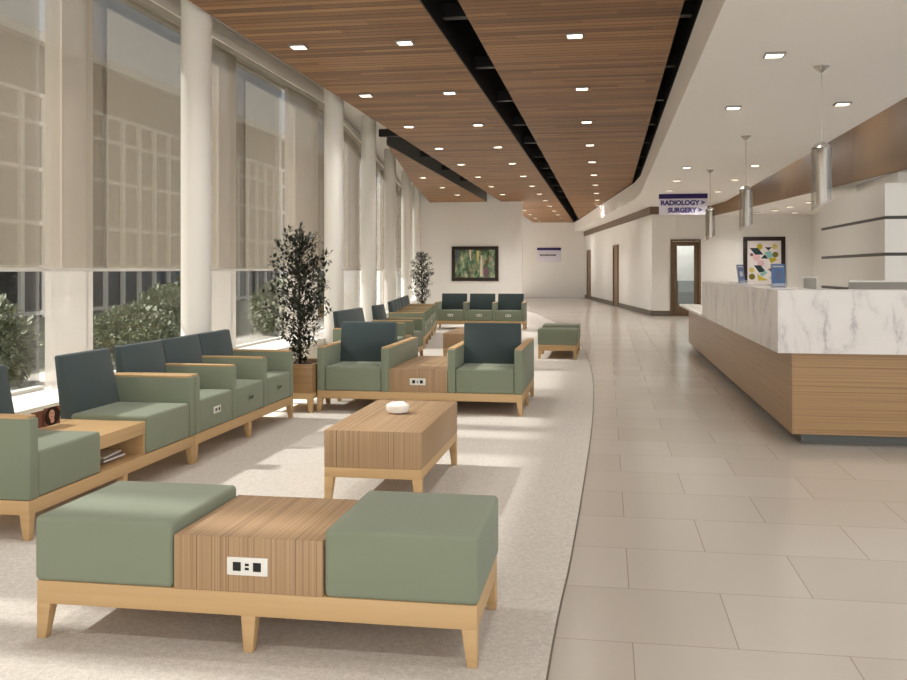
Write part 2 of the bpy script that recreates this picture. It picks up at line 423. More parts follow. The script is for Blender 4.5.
# ------------------------------------------------------------------ window wall on the left
# ledge
lx = [( -3,), (14.5,), (32.5,)]
m = MB()
for a, b in ((-3, 14.5), (14.5, 32.5)):
    m.prism([(facx(a)+.5, a), (facx(b)+.5, b), (facx(b)-.1, b), (facx(a)-.1, a)], 0, .4)
struct(m.build('trim_60', 'sill'))
m = MB()
for a, b in ((-3, 14.5), (14.5, 32.5)):
    m.prism([(facx(a)-.02, a), (facx(b)-.02, b), (facx(b)-.2, b), (facx(a)-.2, a)], 4.08, 4.38)
struct(m.build('trim_61', 'soffit'))
struct(MB().box(-4.72, -4.6, -3, 1.2, .4, 4.08).build('wall_left', 'white_wall'))
# frosted piers
piers = [(3.69, 4.45), (7.16, 7.80), (10.34, 11.10), (13.05, 14.46), (17.2, 19.6), (20.9, 22.6), (24.6, 26.0), (28.0, 29.4)]
for i, (a, b) in enumerate(piers):
    m = MB(); m.prism([(facx(a), a), (facx(b), b), (facx(b)-.06, b), (facx(a)-.06, a)], .4, 4.08)
    struct(m.build('wall_left.%03d' % (i+1), 'frost'))
wins = [(4.45, 7.16), (7.80, 10.34), (11.10, 13.05), (14.46, 17.2), (19.6, 20.9), (22.6, 24.6), (26.0, 28.0), (29.4, 32.4)]
for i, (a, b) in enumerate([(1.2, 3.69)] + wins):
    fr = MB()
    def seg(y0, y1, z0, z1, o0=-.12, o1=-.05):
        fr.prism([(facx(y0)+o1, y0), (facx(y1)+o1, y1), (facx(y1)+o0, y1), (facx(y0)+o0, y0)], z0, z1)
    seg(a+.03, a+.075, .4, 4.08); seg(a+.075, b-.02, .4, .43); seg(a+.075, b-.02, 4.04, 4.08)
    w = struct(fr.build('window_%d' % (i+1), 'frame_white'))
    fr = MB(); seg(a, a+.03, .4, 4.08); fr.build('seal_strip', 'frame_dark', w)
    g = MB(); g.prism([(facx(a)-.10, a+.07), (facx(b)-.10, b-.015), (facx(b)-.108, b-.015), (facx(a)-.108, a+.07)], .42, 4.05)
    g.build('window_pane', 'glass', w)
# roller shades, one per bay
bays = [(1.2, 4.45), (4.456, 7.81), (7.816, 11.11), (11.116, 14.47), (14.476, 19.6), (19.606, 22.6), (22.606, 26.0), (26.006, 29.4), (29.406, 32.4)]
near = ['nearest the viewer, beside the front bench', 'left of the nearest white column', 'behind the nearest white column', 'behind the tall tree', 'between the second and third columns', 'between the third and fourth columns',
        'behind the fourth column', 'behind the fifth column', 'beside the far white wall']
for i, (a, b) in enumerate(bays):
    t = thing('roller_shade', 'taupe see-through roller shade half lowered over the window ' + near[i], 'shade', (facx(a), a, 1.4), 0, 'roller shades on the window wall')
    ox, oy = facx(a), a
    def P(y, off): return (facx(y)+off-ox, y-oy)
    ys = [a, b] if not (a < 14.5 < b) else [a, 14.5, b]
    f = MB(); r = MB(); hd = MB()
    for y0, y1 in zip(ys, ys[1:]):
        f.prism([P(y0, .10), P(y1, .10), P(y1, .098), P(y0, .098)], .0, 2.7)
        r.prism([P(y0, .113), P(y1, .113), P(y1, .09), P(y0, .09)], -.012, .016)
        hd.prism([P(y0, .125), P(y1, .125), P(y1, -.02), P(y0, -.02)], 2.69, 2.76)
    f.build('shade_fabric', 'shade', t); r.build('bottom_bar', 'frame_white', t); hd.build('head_box', 'soffit', t)
# round columns
cols = [(-3.85, 3.3), (-3.85, 8.33), (-3.985, 13.3), (-4.55, 17.5), (-5.28, 22.4), (-5.965, 27.4), (-6.5, 31.6)]
cl_lab = ['white round column standing beside the front bench, closest to the viewer', 'white round column nearest the camera, rising behind the row of armchairs', 'white round column just right of the tall potted tree', 'second white round column to the right of the tall potted tree',
          'third white round column to the right of the tall potted tree', 'second white round column left of the far potted tree', 'last white round column, directly behind the far potted tree']
for i, (x, y) in enumerate(cols):
    zt = 4.38
    o = MB().lathe([(.142, 0), (.142, zt)], 48).build('column', 'column', loc=(x, y, 0))
    tag(o, cl_lab[i], 'column', 'round columns along the windows')

# ------------------------------------------------------------------ outside
struct(MB().box(-40, -4.72, -10, 70, -.3, -.12).build('ground', 'ground'))
bx = -18.0
b = thing('office_building', 'grey office building with a pale grid of window bars outside the windows', 'building', (bx, 26, -.2))
MB().box(-6, 0, -30, 34, 0, 9.0).build('wall', 'bld_panel', b)
for z0, z1 in ((.35, 1.65), (1.75, 3.0), (3.25, 4.75), (4.9, 6.2)): MB().box(-.02, .02, -30, 34, z0, z1).build('window_band', 'bld_glass', b)
mu = MB(); y = -29.2
while y < 34: mu.box(-.02, .12, y-.1, y+.1, 0, 7.2); y += 1.23
mu.build('mullion', 'bld_bar', b)
for z in (.22, 1.7, 3.1, 4.82, 6.3, 7.2): MB().box(-.02, .09, -30, 34, z-.06, z+.06).build('transom', 'bld_bar', b)
MB().box(-6, .35, -30, 34, 8.85, 9.15).build('cornice', 'bld_bar', b)

def leaf_quad(bm, p, d, up, L, W):
    d = d.normalized(); s = d.cross(up)
    if s.length < 1e-3: s = d.orthogonal()
    s.normalize(); n = s.cross(d)
    a = bm.verts.new(p); c = bm.verts.new(p + d*L); 
    l = bm.verts.new(p + d*L*.5 + s*W*.5 + n*W*.18); r = bm.verts.new(p + d*L*.5 - s*W*.5 + n*W*.18)
    bm.faces.new((a, r, c)); bm.faces.new((a, c, l))
def rnd_dir():
    while True:
        v = Vector((random.uniform(-1,1), random.uniform(-1,1), random.uniform(-1,1)))
        if .1 < v.length < 1: return v.normalized()
def hedge_mesh(rx, ry, rz, n):
    bm = bmesh.new()
    for _ in range(n):
        d = rnd_dir(); k = random.uniform(.72, 1.04)
        p = Vector((d.x*rx*k, d.y*ry*k, rz + d.z*rz*k))
        if p.z < .02: continue
        leaf_quad(bm, p, (d + rnd_dir()*.9), Vector((0,0,1)), random.uniform(.09, .16), random.uniform(.05, .09))
    return bm
hb = hedge_mesh(.7, 1.15, .62, 3600)
me = D.meshes.new('hedge_foliage'); hb.to_mesh(me); hb.free(); me.materials.append(M['hedge'])
sms = []
for k in range(5):
    a = k*1.26; so = MB().tube([(.1*math.cos(a), .2*math.sin(a), -.02), (.35*math.cos(a), .7*math.sin(a), .5)], [.02, .01], 5).build('stem', 'bark'); sms.append(so.data); D.objects.remove(so)
for i, (x, y, s, lab) in enumerate([(-7.4, 9.6, .98, 'leafy green bush outside the window at the left edge'), (-6.5, 12.0, .8, 'low leafy green bush outside, just left of the nearest column'),
                          (-7.3, 14.9, 1.0, 'leafy green bush outside, seen against the left side of the nearest column'), (-6.9, 19.5, 1.05, 'leafy green bush outside the window left of the tall tree'),
                          (-7.6, 22.6, 1.1, 'leafy green bush outside, partly hidden by the tall potted tree')]):
    t = thing('bush', lab, 'bush', (x, y, -.12), .2*i, 'bushes outside the windows')
    o = D.objects.new('foliage', me); C.objects.link(o); o.parent = t
    for sm in sms:
        q = D.objects.new('stem', sm); C.objects.link(q); q.parent = t
    t.scale = (s, s, s)

# ------------------------------------------------------------------ furniture
def leg_mesh(x, y, sx, sy, zt=.132, w=.056, wb=.036):
    # tapered leg: outer corner at (x, y), sx/sy point inward (0 = tapered on both sides)
    def span(c, s, W): return (c, c+s*W) if s else (c-W/2, c+W/2)
    m = MB(); xb = span(x, sx, wb); yb = span(y, sy, wb); xt = span(x, sx, w); yt = span(y, sy, w)
    m.hexa([(xb[0], yb[0], 0), (xb[1], yb[0], 0), (xb[1], yb[1], 0), (xb[0], yb[1], 0)], [(xt[0], yt[0], zt), (xt[1], yt[0], zt), (xt[1], yt[1], zt), (xt[0], yt[1], zt)], 0, .003)
    return m
def base(root, W, Dp, z0=.13, z1=.205, mid=True, ins=0):
    MB().box(ins, W-ins, ins, Dp-ins, z0, z1, .005).build('frame', 'maple', root)
    for x, sx in ((ins, 1), (W-ins, -1)) + (((W/2, 0),) if mid else ()):
        for y, sy in ((ins, 1), (Dp-ins, -1)): leg_mesh(x, y, sx, sy, z0+.002).build('leg', 'maple', root)
def outlet(parent, x, z, y=0, plate='plate', s=1.0):
    m = MB(); m.box(x-.073*s, x+.073*s, y-.006, y+.002, z-.031*s, z+.031*s, .004)
    for dx, w in ((-.036, .014), (.036, .014)): m.box(x+(dx-w)*s, x+(dx+w)*s, y-.0075, y-.004, z-.015*s, z+.015*s, 0, 2, 1)
    for dz in (-.007, .007): m.box(x-.007*s, x+.007*s, y-.0075, y-.004, z+(dz-.004)*s, z+(dz+.004)*s, 0, 2, 1)
    return m.build('power_outlet', [plate, 'black'], parent)
def cushion(parent, name, x0, x1, y0, y1, z0, z1, bev=.02, mat='sage'):
    return MB().box(x0, x1, y0, y1, z0, z1, bev, 4).build(name, mat, parent)
def backrest(parent, x0, x1, zb=.40, zt=.83, yb=.525, yt=.612, th=.055):
    m = MB(); m.hexa([(x0, yb, zb), (x1, yb, zb), (x1, yb+th+.04, zb), (x0, yb+th+.04, zb)], [(x0, yt, zt), (x1, yt, zt), (x1, yt+th, zt), (x0, yt+th, zt)], 0, .014)
    return m.build('backrest', 'teal', parent)
def armrest(parent, x0, x1, Dp, z0=.205, zt=.64):
    y0, y1, rise = -.004, Dp-.0, .0
    a = MB().hexa([(x0, y0, z0), (x1, y0, z0), (x1, y1, z0), (x0, y1, z0)], [(x0, y0, zt-.012), (x1, y0, zt-.012), (x1, y1, zt+rise-.012), (x0, y1, zt+rise-.012)], 0, .012).build('armrest', 'sage', parent)
    ya, yb = .012, Dp-.012
    MB().hexa([(x0+.003, ya, zt-.016), (x1-.003, ya, zt-.016), (x1-.003, yb, zt+rise-.016), (x0+.003, yb, zt+rise-.016)], [(x0+.003, ya, zt), (x1-.003, ya, zt), (x1-.003, yb, zt+rise), (x0+.003, yb, zt+rise)], 0, .004).build('arm_cap', 'maple', a); return a

# foreground bench and its sideways copy farther back
def make_bench(label, loc, rz):
    W, Dp = 1.70, .62
    r = thing('waiting_bench', label, 'bench', loc, rz, 'backless benches with a table block')
    base(r, W, Dp, .132, .220, ins=.008)
    cushion(r, 'seat_cushion', .002, .558, .0, Dp, .220, .464)
    cushion(r, 'seat_cushion', 1.140, W-.002, .0, Dp, .220, .464)
    t = MB().box(.564, 1.133, .004, Dp-.004, .220, .420, .003).build('table_block', 'zebra', r)
    outlet(t, .85, .316, .004, 'plate', 1.07)
    return r
bench = make_bench('long sage bench with a wooden table block in the middle, nearest the camera', (-2.14, 3.215, FZ), math.radians(0))
dup(bench, (-.455, 14.62, .006), math.radians(90), 'sage bench standing end-on at the carpet edge in the distance')
bench.location.z = .006

# coffee tables
def make_coffee(label, loc):
    r = thing('coffee_table', label, 'table', loc, 0, 'low coffee tables')
    W, Dp = .585, 1.30
    base(r, W, Dp, .175, .235, False)
    MB().box(.0, W, .0, Dp, .235, .452, .003).build('table_box', 'zebra', r)
    return r
ctab = make_coffee('low striped wood coffee table with a white bowl on it', (-1.645, 5.29, .006))
dup(ctab, (-2.40, 13.6, .006), 0, 'low wooden coffee table partly hidden behind the pair of facing armchairs')
bw = MB().lathe([(.040, 0), (.066, .008), (.080, .034), (.076, .056), (.052, .071), (.045, .072), (.040, .064), (.02, .056), (.001, .055)], 32).build('bowl', 'ceramic', loc=(-1.36, 5.99, .458))
tag(bw, 'small round white ceramic bowl on the nearer coffee table', 'bowl')

def make_row3(label, loc, rz, plates, grp, gap=.006):
    p, a = .681, .078; W = 3*p + a; Dp = .64
    r = thing('tandem_seat', label, 'seating', loc, rz, grp)
    base(r, W, Dp)
    for k in range(4): armrest(r, k*p, k*p+a, Dp)
    for k in range(3):
        c = cushion(r, 'seat_cushion', k*p+a+.002, (k+1)*p-.002, .0, .56, .205, .448)
        outlet(c, (k+.5)*p+a/2, .335, .0, plates[k], .85)
        backrest(r, k*p+a/2+gap, (k+1)*p+a/2-gap)
    return r
def make_pair(label, loc, rz, grp):
    a, s, tb = .08, .615, .56; W = 2*a+2*s+tb; Dp = .64
    r = thing('tandem_seat', label, 'seating', loc, rz, grp)
    base(r, W, Dp)
    armrest(r, 0, a, Dp); armrest(r, W-a, W, Dp)
    for x0 in (a, a+s+tb):
        cushion(r, 'seat_cushion', x0+.002, x0+s-.002, 0, .56, .205, .448); backrest(r, x0+.0, x0+s)
    x0 = a+s
    m = MB(); m.box(x0+.002, x0+tb-.002, .015, .60, .335, .416, .003); m.box(x0+.002, x0+tb-.002, .58, .60, .205, .335); m.box(x0+.002, x0+.02, .02, .58, .205, .335); m.box(x0+tb-.02, x0+tb-.002, .02, .58, .205, .335)
    t = m.build('side_table', 'maple', r)
    return r
def make_wide():
    a, s1, tb, s2 = .08, 1.40, .62, .62; W = 2*a+s1+tb+s2; Dp = .64
    r = thing('tandem_seat', 'wide green seat and an armchair sharing a table, behind the facing pair', 'seating', (-2.86, 11.62, .006), PI/2, WG)
    base(r, W, Dp)
    for x in (0, a+s1-a, a+s1+tb-.08, W-a): armrest(r, x, x+a, Dp)
    for x0, x1 in ((a, a+s1-a), (a+s1+tb, W-a)):
        cushion(r, 'seat_cushion', x0+.002, x1-.002, 0, .56, .205, .448); backrest(r, x0, x1, .40, .855)
    MB().box(a+s1+.002, a+s1+tb-.082, .015, .6, .205, .43, .003).build('table_block', 'zebra', r)
WG = 'seating along the window wall'
fxr = -2.93
p1 = make_pair('pair of green seats joined by an open-shelf side table, nearest in the window row', (fxr, 4.365, .006), PI/2, WG)
r3 = make_row3('row of three green armchairs with power outlets, beside the potted tree', (fxr, 6.322, .006), PI/2, ['plate', 'sage', 'sage'], WG)
make_wide()
dup(r3, (-3.2, 16.25, .006), PI/2+.135, 'distant row of three green armchairs along the windows, fourth set from the tree end')
dup(r3, (-3.50, 18.42, .006), PI/2+.135, 'farthest row of three green armchairs along the windows, next to the far potted tree')
make_row3('three green armchairs in a row below the forest painting', (-4.0, 21.5, .006), 0, ['plate']*3, 'seating facing the camera', .035)

def make_facing():
    a, W, Dp = .078, 2.03, 1.44
    r = thing('tandem_seat', 'back-to-back green armchairs joined by a wooden table with a power outlet, facing the camera', 'seating', (-2.825, 8.85, .006), 0, 'seating facing the camera')
    base(r, W, Dp, .13, .207, False)
    for x, sx in ((0, 1), (W, -1)): leg_mesh(x, Dp/2, sx, 0).build('leg', 'maple', r)
    for x in (0, .648, 1.305, W-a): armrest(r, x, x+a, Dp, .207)
    for x0, x1 in ((a, .648), (1.305+a, W-a)):
        cushion(r, 'seat_cushion', x0+.002, x1-.002, 0, .60, .207, .444); backrest(r, x0-.008, x1+.008, .40, .852, .53, .61, .05)
        cushion(r, 'seat_cushion', x0+.002, x1-.002, Dp-.66, Dp, .207, .444)
        m = MB(); m.hexa([(x0-.006, .632, .40), (x1+.006, .632, .40), (x1+.006, .74, .40), (x0-.006, .74, .40)], [(x0-.006, .664, .846), (x1+.006, .664, .846), (x1+.006, .705, .846), (x0-.006, .705, .846)], 0, .014); m.build('backrest', 'teal', r)
    t = MB().box(.728, 1.303, .006, Dp-.006, .207, .428, .003).build('table_block', 'zebra', r)
    outlet(t, 1.012, .31, .006, 'plate', 1.06)
make_facing()

# magazines on and in the nearest side table
def magazine(name, label, w, h, loc, rot, cover, face=False, th=.006):
    m = MB(); m.box(0, w, 0, th, 0, h, 0); m.box(.002, w-.002, .001, th-.001, .002, h+.0005, mi=1)
    r = m.build(name, [cover, 'mat_white'], None, loc); r.rotation_euler = rot
    tag(r, label, 'magazine', 'magazines on the side table')
    if face:
        def ell(n, cx, cz, rx, rz, y, mat):
            q = MB(); q.prism([(0,0),(1,0),(1,1)], 0, 1); q = MB()
            q.flat([(cx+rx*math.cos(2*PI*i/24), -y, cz+rz*math.sin(2*PI*i/24)) for i in range(24)])
            return q.build(n, mat, r)
        ell('cover_hair', w*.5, h*.5, w*.5, h*.5, .0008, 'hair')
        ell('cover_face', w*.46, h*.58, w*.18, h*.27, .0014, 'skin')
        ell('cover_neck', w*.5, h*.28, w*.12, h*.16, .0011, 'skin')
        ell('cover_eye', w*.39, h*.65, w*.04, h*.02, .0018, 'hair'); ell('cover_eye', w*.53, h*.65, w*.04, h*.02, .0018, 'hair'); ell('cover_lips', w*.46, h*.47, w*.06, h*.025, .0018, 'lip')
    return r
tz = .4225
magazine('magazine', 'magazine with a dark-haired woman on its cover, propped beside the dark backrest', .17, .115, (-3.425, 5.255, tz+.007), (0, 0, PI/2), 'cover_brown', True)
for k, (yy, cv, lab) in enumerate(((5.15, 'cover_brown', 'brown magazine propped just left of the cover with the woman'), (5.11, 'cover_cream', 'cream magazine second left of the cover with the woman'), (5.07, 'cover_brown', 'brown magazine third left of the cover with the woman'), (5.03, 'cover_grey', 'grey magazine leftmost of the propped ones, by the green arm'))):
    magazine('magazine', lab, .16, .105-.004*k, (-3.436-.010*k, yy, tz+.007), (0, 0, PI/2), cv)
for k, (cv, lab, dx) in enumerate((('cover_grey', 'grey magazine lying at the bottom of the side table shelf', 0), ('cover_cream', 'cream magazine lying on top inside the side table shelf', .02))):
    magazine('magazine', lab, .26, .20, (-2.99-dx, 5.24, .213+.013*k), (PI/2, 0, PI/2+.12*k), cv, False, .012).location = (-3.22-dx, 5.24+.02*k, .226+.013*k)

# potted trees
def make_tree(label, loc, H, wid, n, seed):
    random.seed(seed)
    r = thing('potted_tree', label, 'plant', loc, 0, 'trees in wooden planters')
    pw, pd = .46, .62
    MB().box(-pw/2, pw/2, -pd/2, pd/2, .13, .19, .004).build('frame', 'maple', r)
    for x, sx in ((-pw/2, 1), (pw/2, -1)):
        for y, sy in ((-pd/2, 1), (pd/2, -1)): leg_mesh(x, y, sx, sy, .132).build('leg', 'maple', r)
    m = MB(); t = .03
    m.box(-pw/2, pw/2, -pd/2, -pd/2+t, .19, .47, .003); m.box(-pw/2, pw/2, pd/2-t, pd/2, .19, .47, .003)
    m.box(-pw/2, -pw/2+t, -pd/2+t, pd/2-t, .19, .47, .003); m.box(pw/2-t, pw/2, -pd/2+t, pd/2-t, .19, .47, .003)
    m.build('planter_box', 'desk_wood', r)
    MB().box(-pw/2+t, pw/2-t, -pd/2+t, pd/2-t, .19, .44).build('soil', 'soil', r)
    tr = MB(); tr.tube([(0,0,.42), (.01,0,.8), (-.01,.01,1.2), (0,0,H-.1)], [.016, .013, .010, .004], 7)
    lf = bmesh.new()
    for k in range(n):
        u = k/n; z = .52 + u*(H-.62) 
        prof = min(1, .25 + u*3.0) if u < .25 else (1.0 if u < .6 else 1-.45*(u-.6)/.4)
        a = k*2.4 + random.uniform(-.3, .3); Lb = wid*prof*random.uniform(.55, 1.05)
        rise = random.uniform(.35, .75)*Lb
        p0 = Vector((0, 0, z-.06)); p1 = Vector((math.cos(a)*Lb, math.sin(a)*Lb, z-.06+rise))
        tr.tube([p0, (p0+p1)/2 + Vector((0,0,.02)), p1], [.005, .0035, .002], 4)
        nl = max(14, int(Lb*130))
        for j in range(nl):
            q = p0.lerp(p1, .18 + .84*j/nl) + rnd_dir()*.03
            d = (p1-p0).normalized()*.6 + rnd_dir()
            leaf_quad(lf, q, d, Vector((0,0,1)), random.uniform(.04, .075), random.uniform(.022, .036))
    tr.build('trunk', 'bark', r)
    f = MB(); f.add(lf); f.build('foliage', 'leaf', r)
    return r
make_tree('tall leafy tree in a wooden planter beside the three-seat armchair row', (-3.07, 9.05, .006), 1.90, .34, 84, 3)
make_tree('smaller looking tree in a wooden planter far back, left of the forest painting', (-4.72, 23.6, .006), 1.97, .34, 66, 9)

# ------------------------------------------------------------------ reception desk
dx, dy = 1.46, 7.78
dk = thing('reception_desk', 'long reception desk with white marble counter and wood panelled front', 'desk', (dx, dy, 0))
XR = 2.2   # to the right, beyond the frame
def L(m, x0, y0, x1, y1, t, z0, z1, bev=0):     # L-shaped run: front leg along x, side leg along y
    m.prism([(x0, y0), (x1, y0), (x1, y0+t), (x0+t, y0+t), (x0+t, y1), (x0, y1)], z0, z1)
m = MB(); L(m, 0, 0, XR, 9.55, .5, .09, .735); m.build('wood_front', 'desk_wood', dk)
m = MB(); L(m, .10, .16, XR, 9.45, .4, 0, .09); m.build('plinth', 'plinth', dk)
m = MB(); L(m, -.115, -.03, XR, 5.95, .36, .737, 1.24); m.build('marble_counter', 'marble', dk)
MB().box(-.15, .62, 5.955, 9.75, .737, .775, .004).build('low_counter', 'sill', dk)
# leaflets and desk things
def leaflet(label, loc, w, h, mat, rz=0):
    r = thing('leaflet_stand', label, 'leaflet stand', loc, rz, 'leaflet stands on the reception counter')
    m = MB(); m.box(-w/2, w/2, -.04, .05, 0, .006); m.hexa([(-w/2, .0, .006), (w/2, .0, .006), (w/2, .006, .006), (-w/2, .006, .006)], [(-w/2, .045, h), (w/2, .045, h), (w/2, .051, h), (-w/2, .051, h)]); m.box(-w/2, w/2, -.04, -.036, .006, .04)
    m.build('holder', 'acrylic', r)
    m = MB(); m.hexa([(-w*.46, -.006, .008), (w*.46, -.006, .008), (w*.46, -.001, .008), (-w*.46, -.001, .008)], [(-w*.46, .038, h), (w*.46, .038, h), (w*.46, .043, h), (-w*.46, .043, h)])
    k = (.044)/(h-.008)
    def fp(x, z): return (x, -.006 + (z-.008)*k - .0012, z)
    lf = m.build('leaflet', mat, r)
    q = MB(); q.flat([fp(w*.22*math.cos(2*PI*i/20)+.02*w, ) if False else fp(w*.24*math.cos(2*PI*i/20), h*.5 + w*.34*math.sin(2*PI*i/20)) for i in range(20)]); q.build('leaflet_picture', 'leaflet_dark' if mat == 'leaflet_blue' else 'cover_grey', lf)
    q = MB(); q.flat([fp(-w*.38, h*.86), fp(w*.38, h*.86), fp(w*.38, h*.92), fp(-w*.38, h*.92)]); q.build('leaflet_heading', 'cover_grey', lf)
leaflet('blue leaflet in a clear stand at the near corner of the marble counter', (1.525, 8.75, 1.24), .125, .215, 'leaflet_blue')
leaflet('narrow slate-blue leaflet in a clear stand farther along the marble counter', (1.60, 11.6, 1.24), .10, .225, 'leaflet_dark', .5)
t = thing('monitor', 'small grey computer monitor showing above the marble counter', 'monitor', (2.17, 10.6, .76))
MB().box(-.11, .11, -.09, .09, 0, .012, .004).build('stand_base', 'monitor', t); MB().box(-.02, .02, -.01, .01, .012, .40).build('stand_post', 'monitor', t)
MB().box(-.065, .065, -.035, -.01, .26, .555, .006).build('screen_back', 'monitor', t); MB().box(-.075, .075, -.01, .004, .25, .565, .004).build('screen_frame', 'plate', t)
st = MB(); st.box(2.0, 3.4, 9.9, 10.9, .73, .76, .004); st.box(2.05, 2.1, 9.95, 10.85, 0, .73); st.box(3.3, 3.35, 9.95, 10.85, 0, .73)
tag(st.build('work_table', 'sill'), 'white work table behind the reception counter', 'table')
sc = thing('desk_screen', 'low grey translucent screen rising above the counter at right', 'screen', (2.26, 9.3, .0))
MB().box(0, 1.3, 0, .02, .76, 1.292).build('panel', 'monitor', sc)
MB().box(0, 1.3, -.004, .024, 1.285, 1.30).build('top_rail', 'plate', sc)
MB().box(.02, .06, -.02, .05, .0, .76).build('post', 'steel', sc); MB().box(1.24, 1.28, -.02, .05, .0, .76).build('post', 'steel', sc)

# ------------------------------------------------------------------ pictures and signs
def frame(root, w, h, fw, d, mat):
    m = MB()
    m.box(-w/2, w/2, -d, 0, h/2-fw, h/2, .004); m.box(-w/2, w/2, -d, 0, -h/2, -h/2+fw, .004)
    m.box(-w/2, -w/2+fw, -d, 0, -h/2+fw, h/2-fw, .004); m.box(w/2-fw, w/2, -d, 0, -h/2+fw, h/2-fw, .004)
    m.build('frame', mat, root)
w, h = 1.66, 1.22
r = thing('painting', 'dark-framed green forest painting on the far white wall above the three seats', 'painting', (-4.585, 32.498, 1.62))
frame(r, w, h, .12, .06, 'art_frame')
cvs = MB().box(-w/2+.11, w/2-.11, -.03, -.004, -h/2+.11, h/2-.11).build('canvas', 'forest', r)
for pts, mt in (([(-.22, .49), (-.15, .49), (-.13, .1), (-.17, .1)], 'cover_cream'), ([(.20, .3), (.25, .3), (.28, -.45), (.17, -.45)], 'cover_cream'), ([(.06, .45), (.16, .45), (.12, .1), (.08, .0)], 'art_gold'),
                ([(.31, -.1), (.46, -.15), (.48, -.46), (.33, -.47)], 'art_plum'), ([(.62, .2), (.65, .2), (.66, -.3), (.63, -.3)], 'cover_grey'), ([(-.68, .49), (-.60, .49), (-.62, .1), (-.67, .05)], 'leaflet_dark')):
    MB().flat([(x, -.0315, z) for x, z in pts]).build('painted_trunk', mt, cvs)
w, h = 1.21, 1.55
r = thing('painting', 'dark-framed print of coloured geometric shapes on the wall behind the desk', 'painting', (4.635, WY-.002, 1.62))
frame(r, w, h, .12, .06, 'art_frame')
cv = MB().box(-w/2+.11, w/2-.11, -.03, -.004, -h/2+.11, h/2-.11).build('print_paper', 'mat_white', r)
def shp(pts, mat, k):
    MB().flat([(x, -.031-.0006*k, z) for x, z in pts]).build('print_shape', mat, cv)
def cir(x, z, rr, mat, k): shp([(x+rr*math.cos(2*PI*i/20), z+rr*math.sin(2*PI*i/20)) for i in range(20)], mat, k)
cir(-.13, .48, .085, 'art_yellow', 1); cir(.30, .48, .08, 'art_gold', 1); cir(-.36, .24, .05, 'art_plum', 1); cir(-.1, -.02, .10, 'art_pink', 1); cir(-.22, .16, .11, 'art_pink', 1); cir(.32, .24, .085, 'art_olive', 3)
shp([(-.42, .44), (-.18, .44), (-.02, .24), (-.26, .24)], 'art_teal', 2); shp([(.02, .46), (.22, .46), (.12, .36)], 'art_teal', 2); shp([(-.10, .12), (.12, .12), (.02, .25)], 'art_teal', 4)
shp([(.0, .30), (.16, .36), (.28, .22), (.14, .10)], 'art_aqua', 3); shp([(.12, .12), (.30, .16), (.38, .08), (.20, -.02)], 'art_yellow', 4)
shp([(-.30, -.08), (-.10, -.08), (.04, -.26), (-.14, -.30)], 'art_teal', 2); shp([(-.12, -.34), (.02, -.24), (.10, -.30), (-.06, -.42)], 'art_aqua', 3); cir(-.36, -.22, .08, 'art_gold', 1); cir(-.35, -.42, .09, 'art_olive', 2)
shp([(-.20, -.34), (-.06, -.44), (.12, -.52), (-.16, -.54)], 'art_yellow', 4); shp([(.10, -.20), (.24, -.14), (.20, -.28)], 'art_plum', 2); cir(.30, -.30, .09, 'art_pink', 1); shp([(.14, -.42), (.34, -.46), (.26, -.58)], 'art_aqua', 2)
def text(s, size, name, mat, parent, loc):
    cu = D.curves.new(name, 'FONT'); cu.body = s; cu.size = size; cu.extrude = .004; cu.offset = size*.05; cu.align_x = 'CENTER'; cu.align_y = 'CENTER'; cu.space_character = 1.0
    o = D.objects.new('tmp', cu); C.objects.link(o); bpy.context.view_layer.update()
    me = D.meshes.new_from_object(o.evaluated_get(bpy.context.evaluated_depsgraph_get())); D.objects.remove(o)
    me.materials.clear(); me.materials.append(M[mat])
    q = D.objects.new(name, me); C.objects.link(q); q.parent = parent; q.location = loc; q.rotation_euler = (PI/2, 0, 0); return q
sy = 24.2
s = thing('hanging_sign', 'white hanging direction sign with a purple top band reading radiology and surgery', 'sign', (1.902, sy, 2.796))
W2, H2 = 1.19, .512
MB().box(-W2/2, W2/2, 0, .04, 0, H2-.10, .003).build('sign_panel', 'sign_face', s)
MB().box(-W2/2-.005, W2/2+.005, -.006, .046, H2-.10, H2+.02, .003).build('top_band', 'purple', s)
text('RADIOLOGY >', .165, 'lettering', 'letter', s, (-.01, -.003, .30)); text('SURGERY >', .165, 'lettering', 'letter', s, (.045, -.003, .115))
s = thing('wall_sign', 'small white sign with a purple band on the far corridor wall', 'sign', (-2.89, 47.198, 1.80))
MB().box(-.59, .59, -.03, 0, 0, .60, .004).build('sign_panel', 'sign_face', s); MB().box(-.60, .60, -.036, .0, .60, .72, .004).build('top_band', 'purple', s)
m = MB(); x = -.46
for wd in (.14, .09, .16, .11, .08, .14): m.box(x, x+wd, -.034, -.03, .31, .39); x += wd+.018
m.build('lettering', 'grey_text', s)

# ------------------------------------------------------------------ lights of the place
def light_mesh():
    f = MB(); a, b2, z = .086, .074, -.022
    f.box(-a, a, -a, -b2, z, .004); f.box(-a, a, b2, a, z, .004); f.box(-a, -b2, -b2, b2, z, .004); f.box(b2, a, -b2, b2, z, .004)
    return f
proto = thing('ceiling_light', 'x', 'light', (0,0,0))
light_mesh().build('frame', 'monitor', proto); MB().box(-.072, .072, -.072, .072, -.008, 0).build('diffuser', 'lamp', proto)
first = [True]
def downlight(x, y, z, label, group):
    if first[0]: o = proto; first[0] = False; o.location = (x, y, z); o['label'] = label
    else: o = dup(proto, (x, y, z), 0, label)
    o['group'] = group
Y0, PY = 9.57, 2.81
def row(x, z, ys, desc, group):
    for i, y in enumerate(ys): downlight(x, y, z, 'recessed light, %s from front in %s' % (ORD[i], desc), group)
row(-3.258, 3.799, [Y0+PY*k for k in range(8)], 'the left row of the left wood ceiling', 'recessed lights in the wood ceiling')
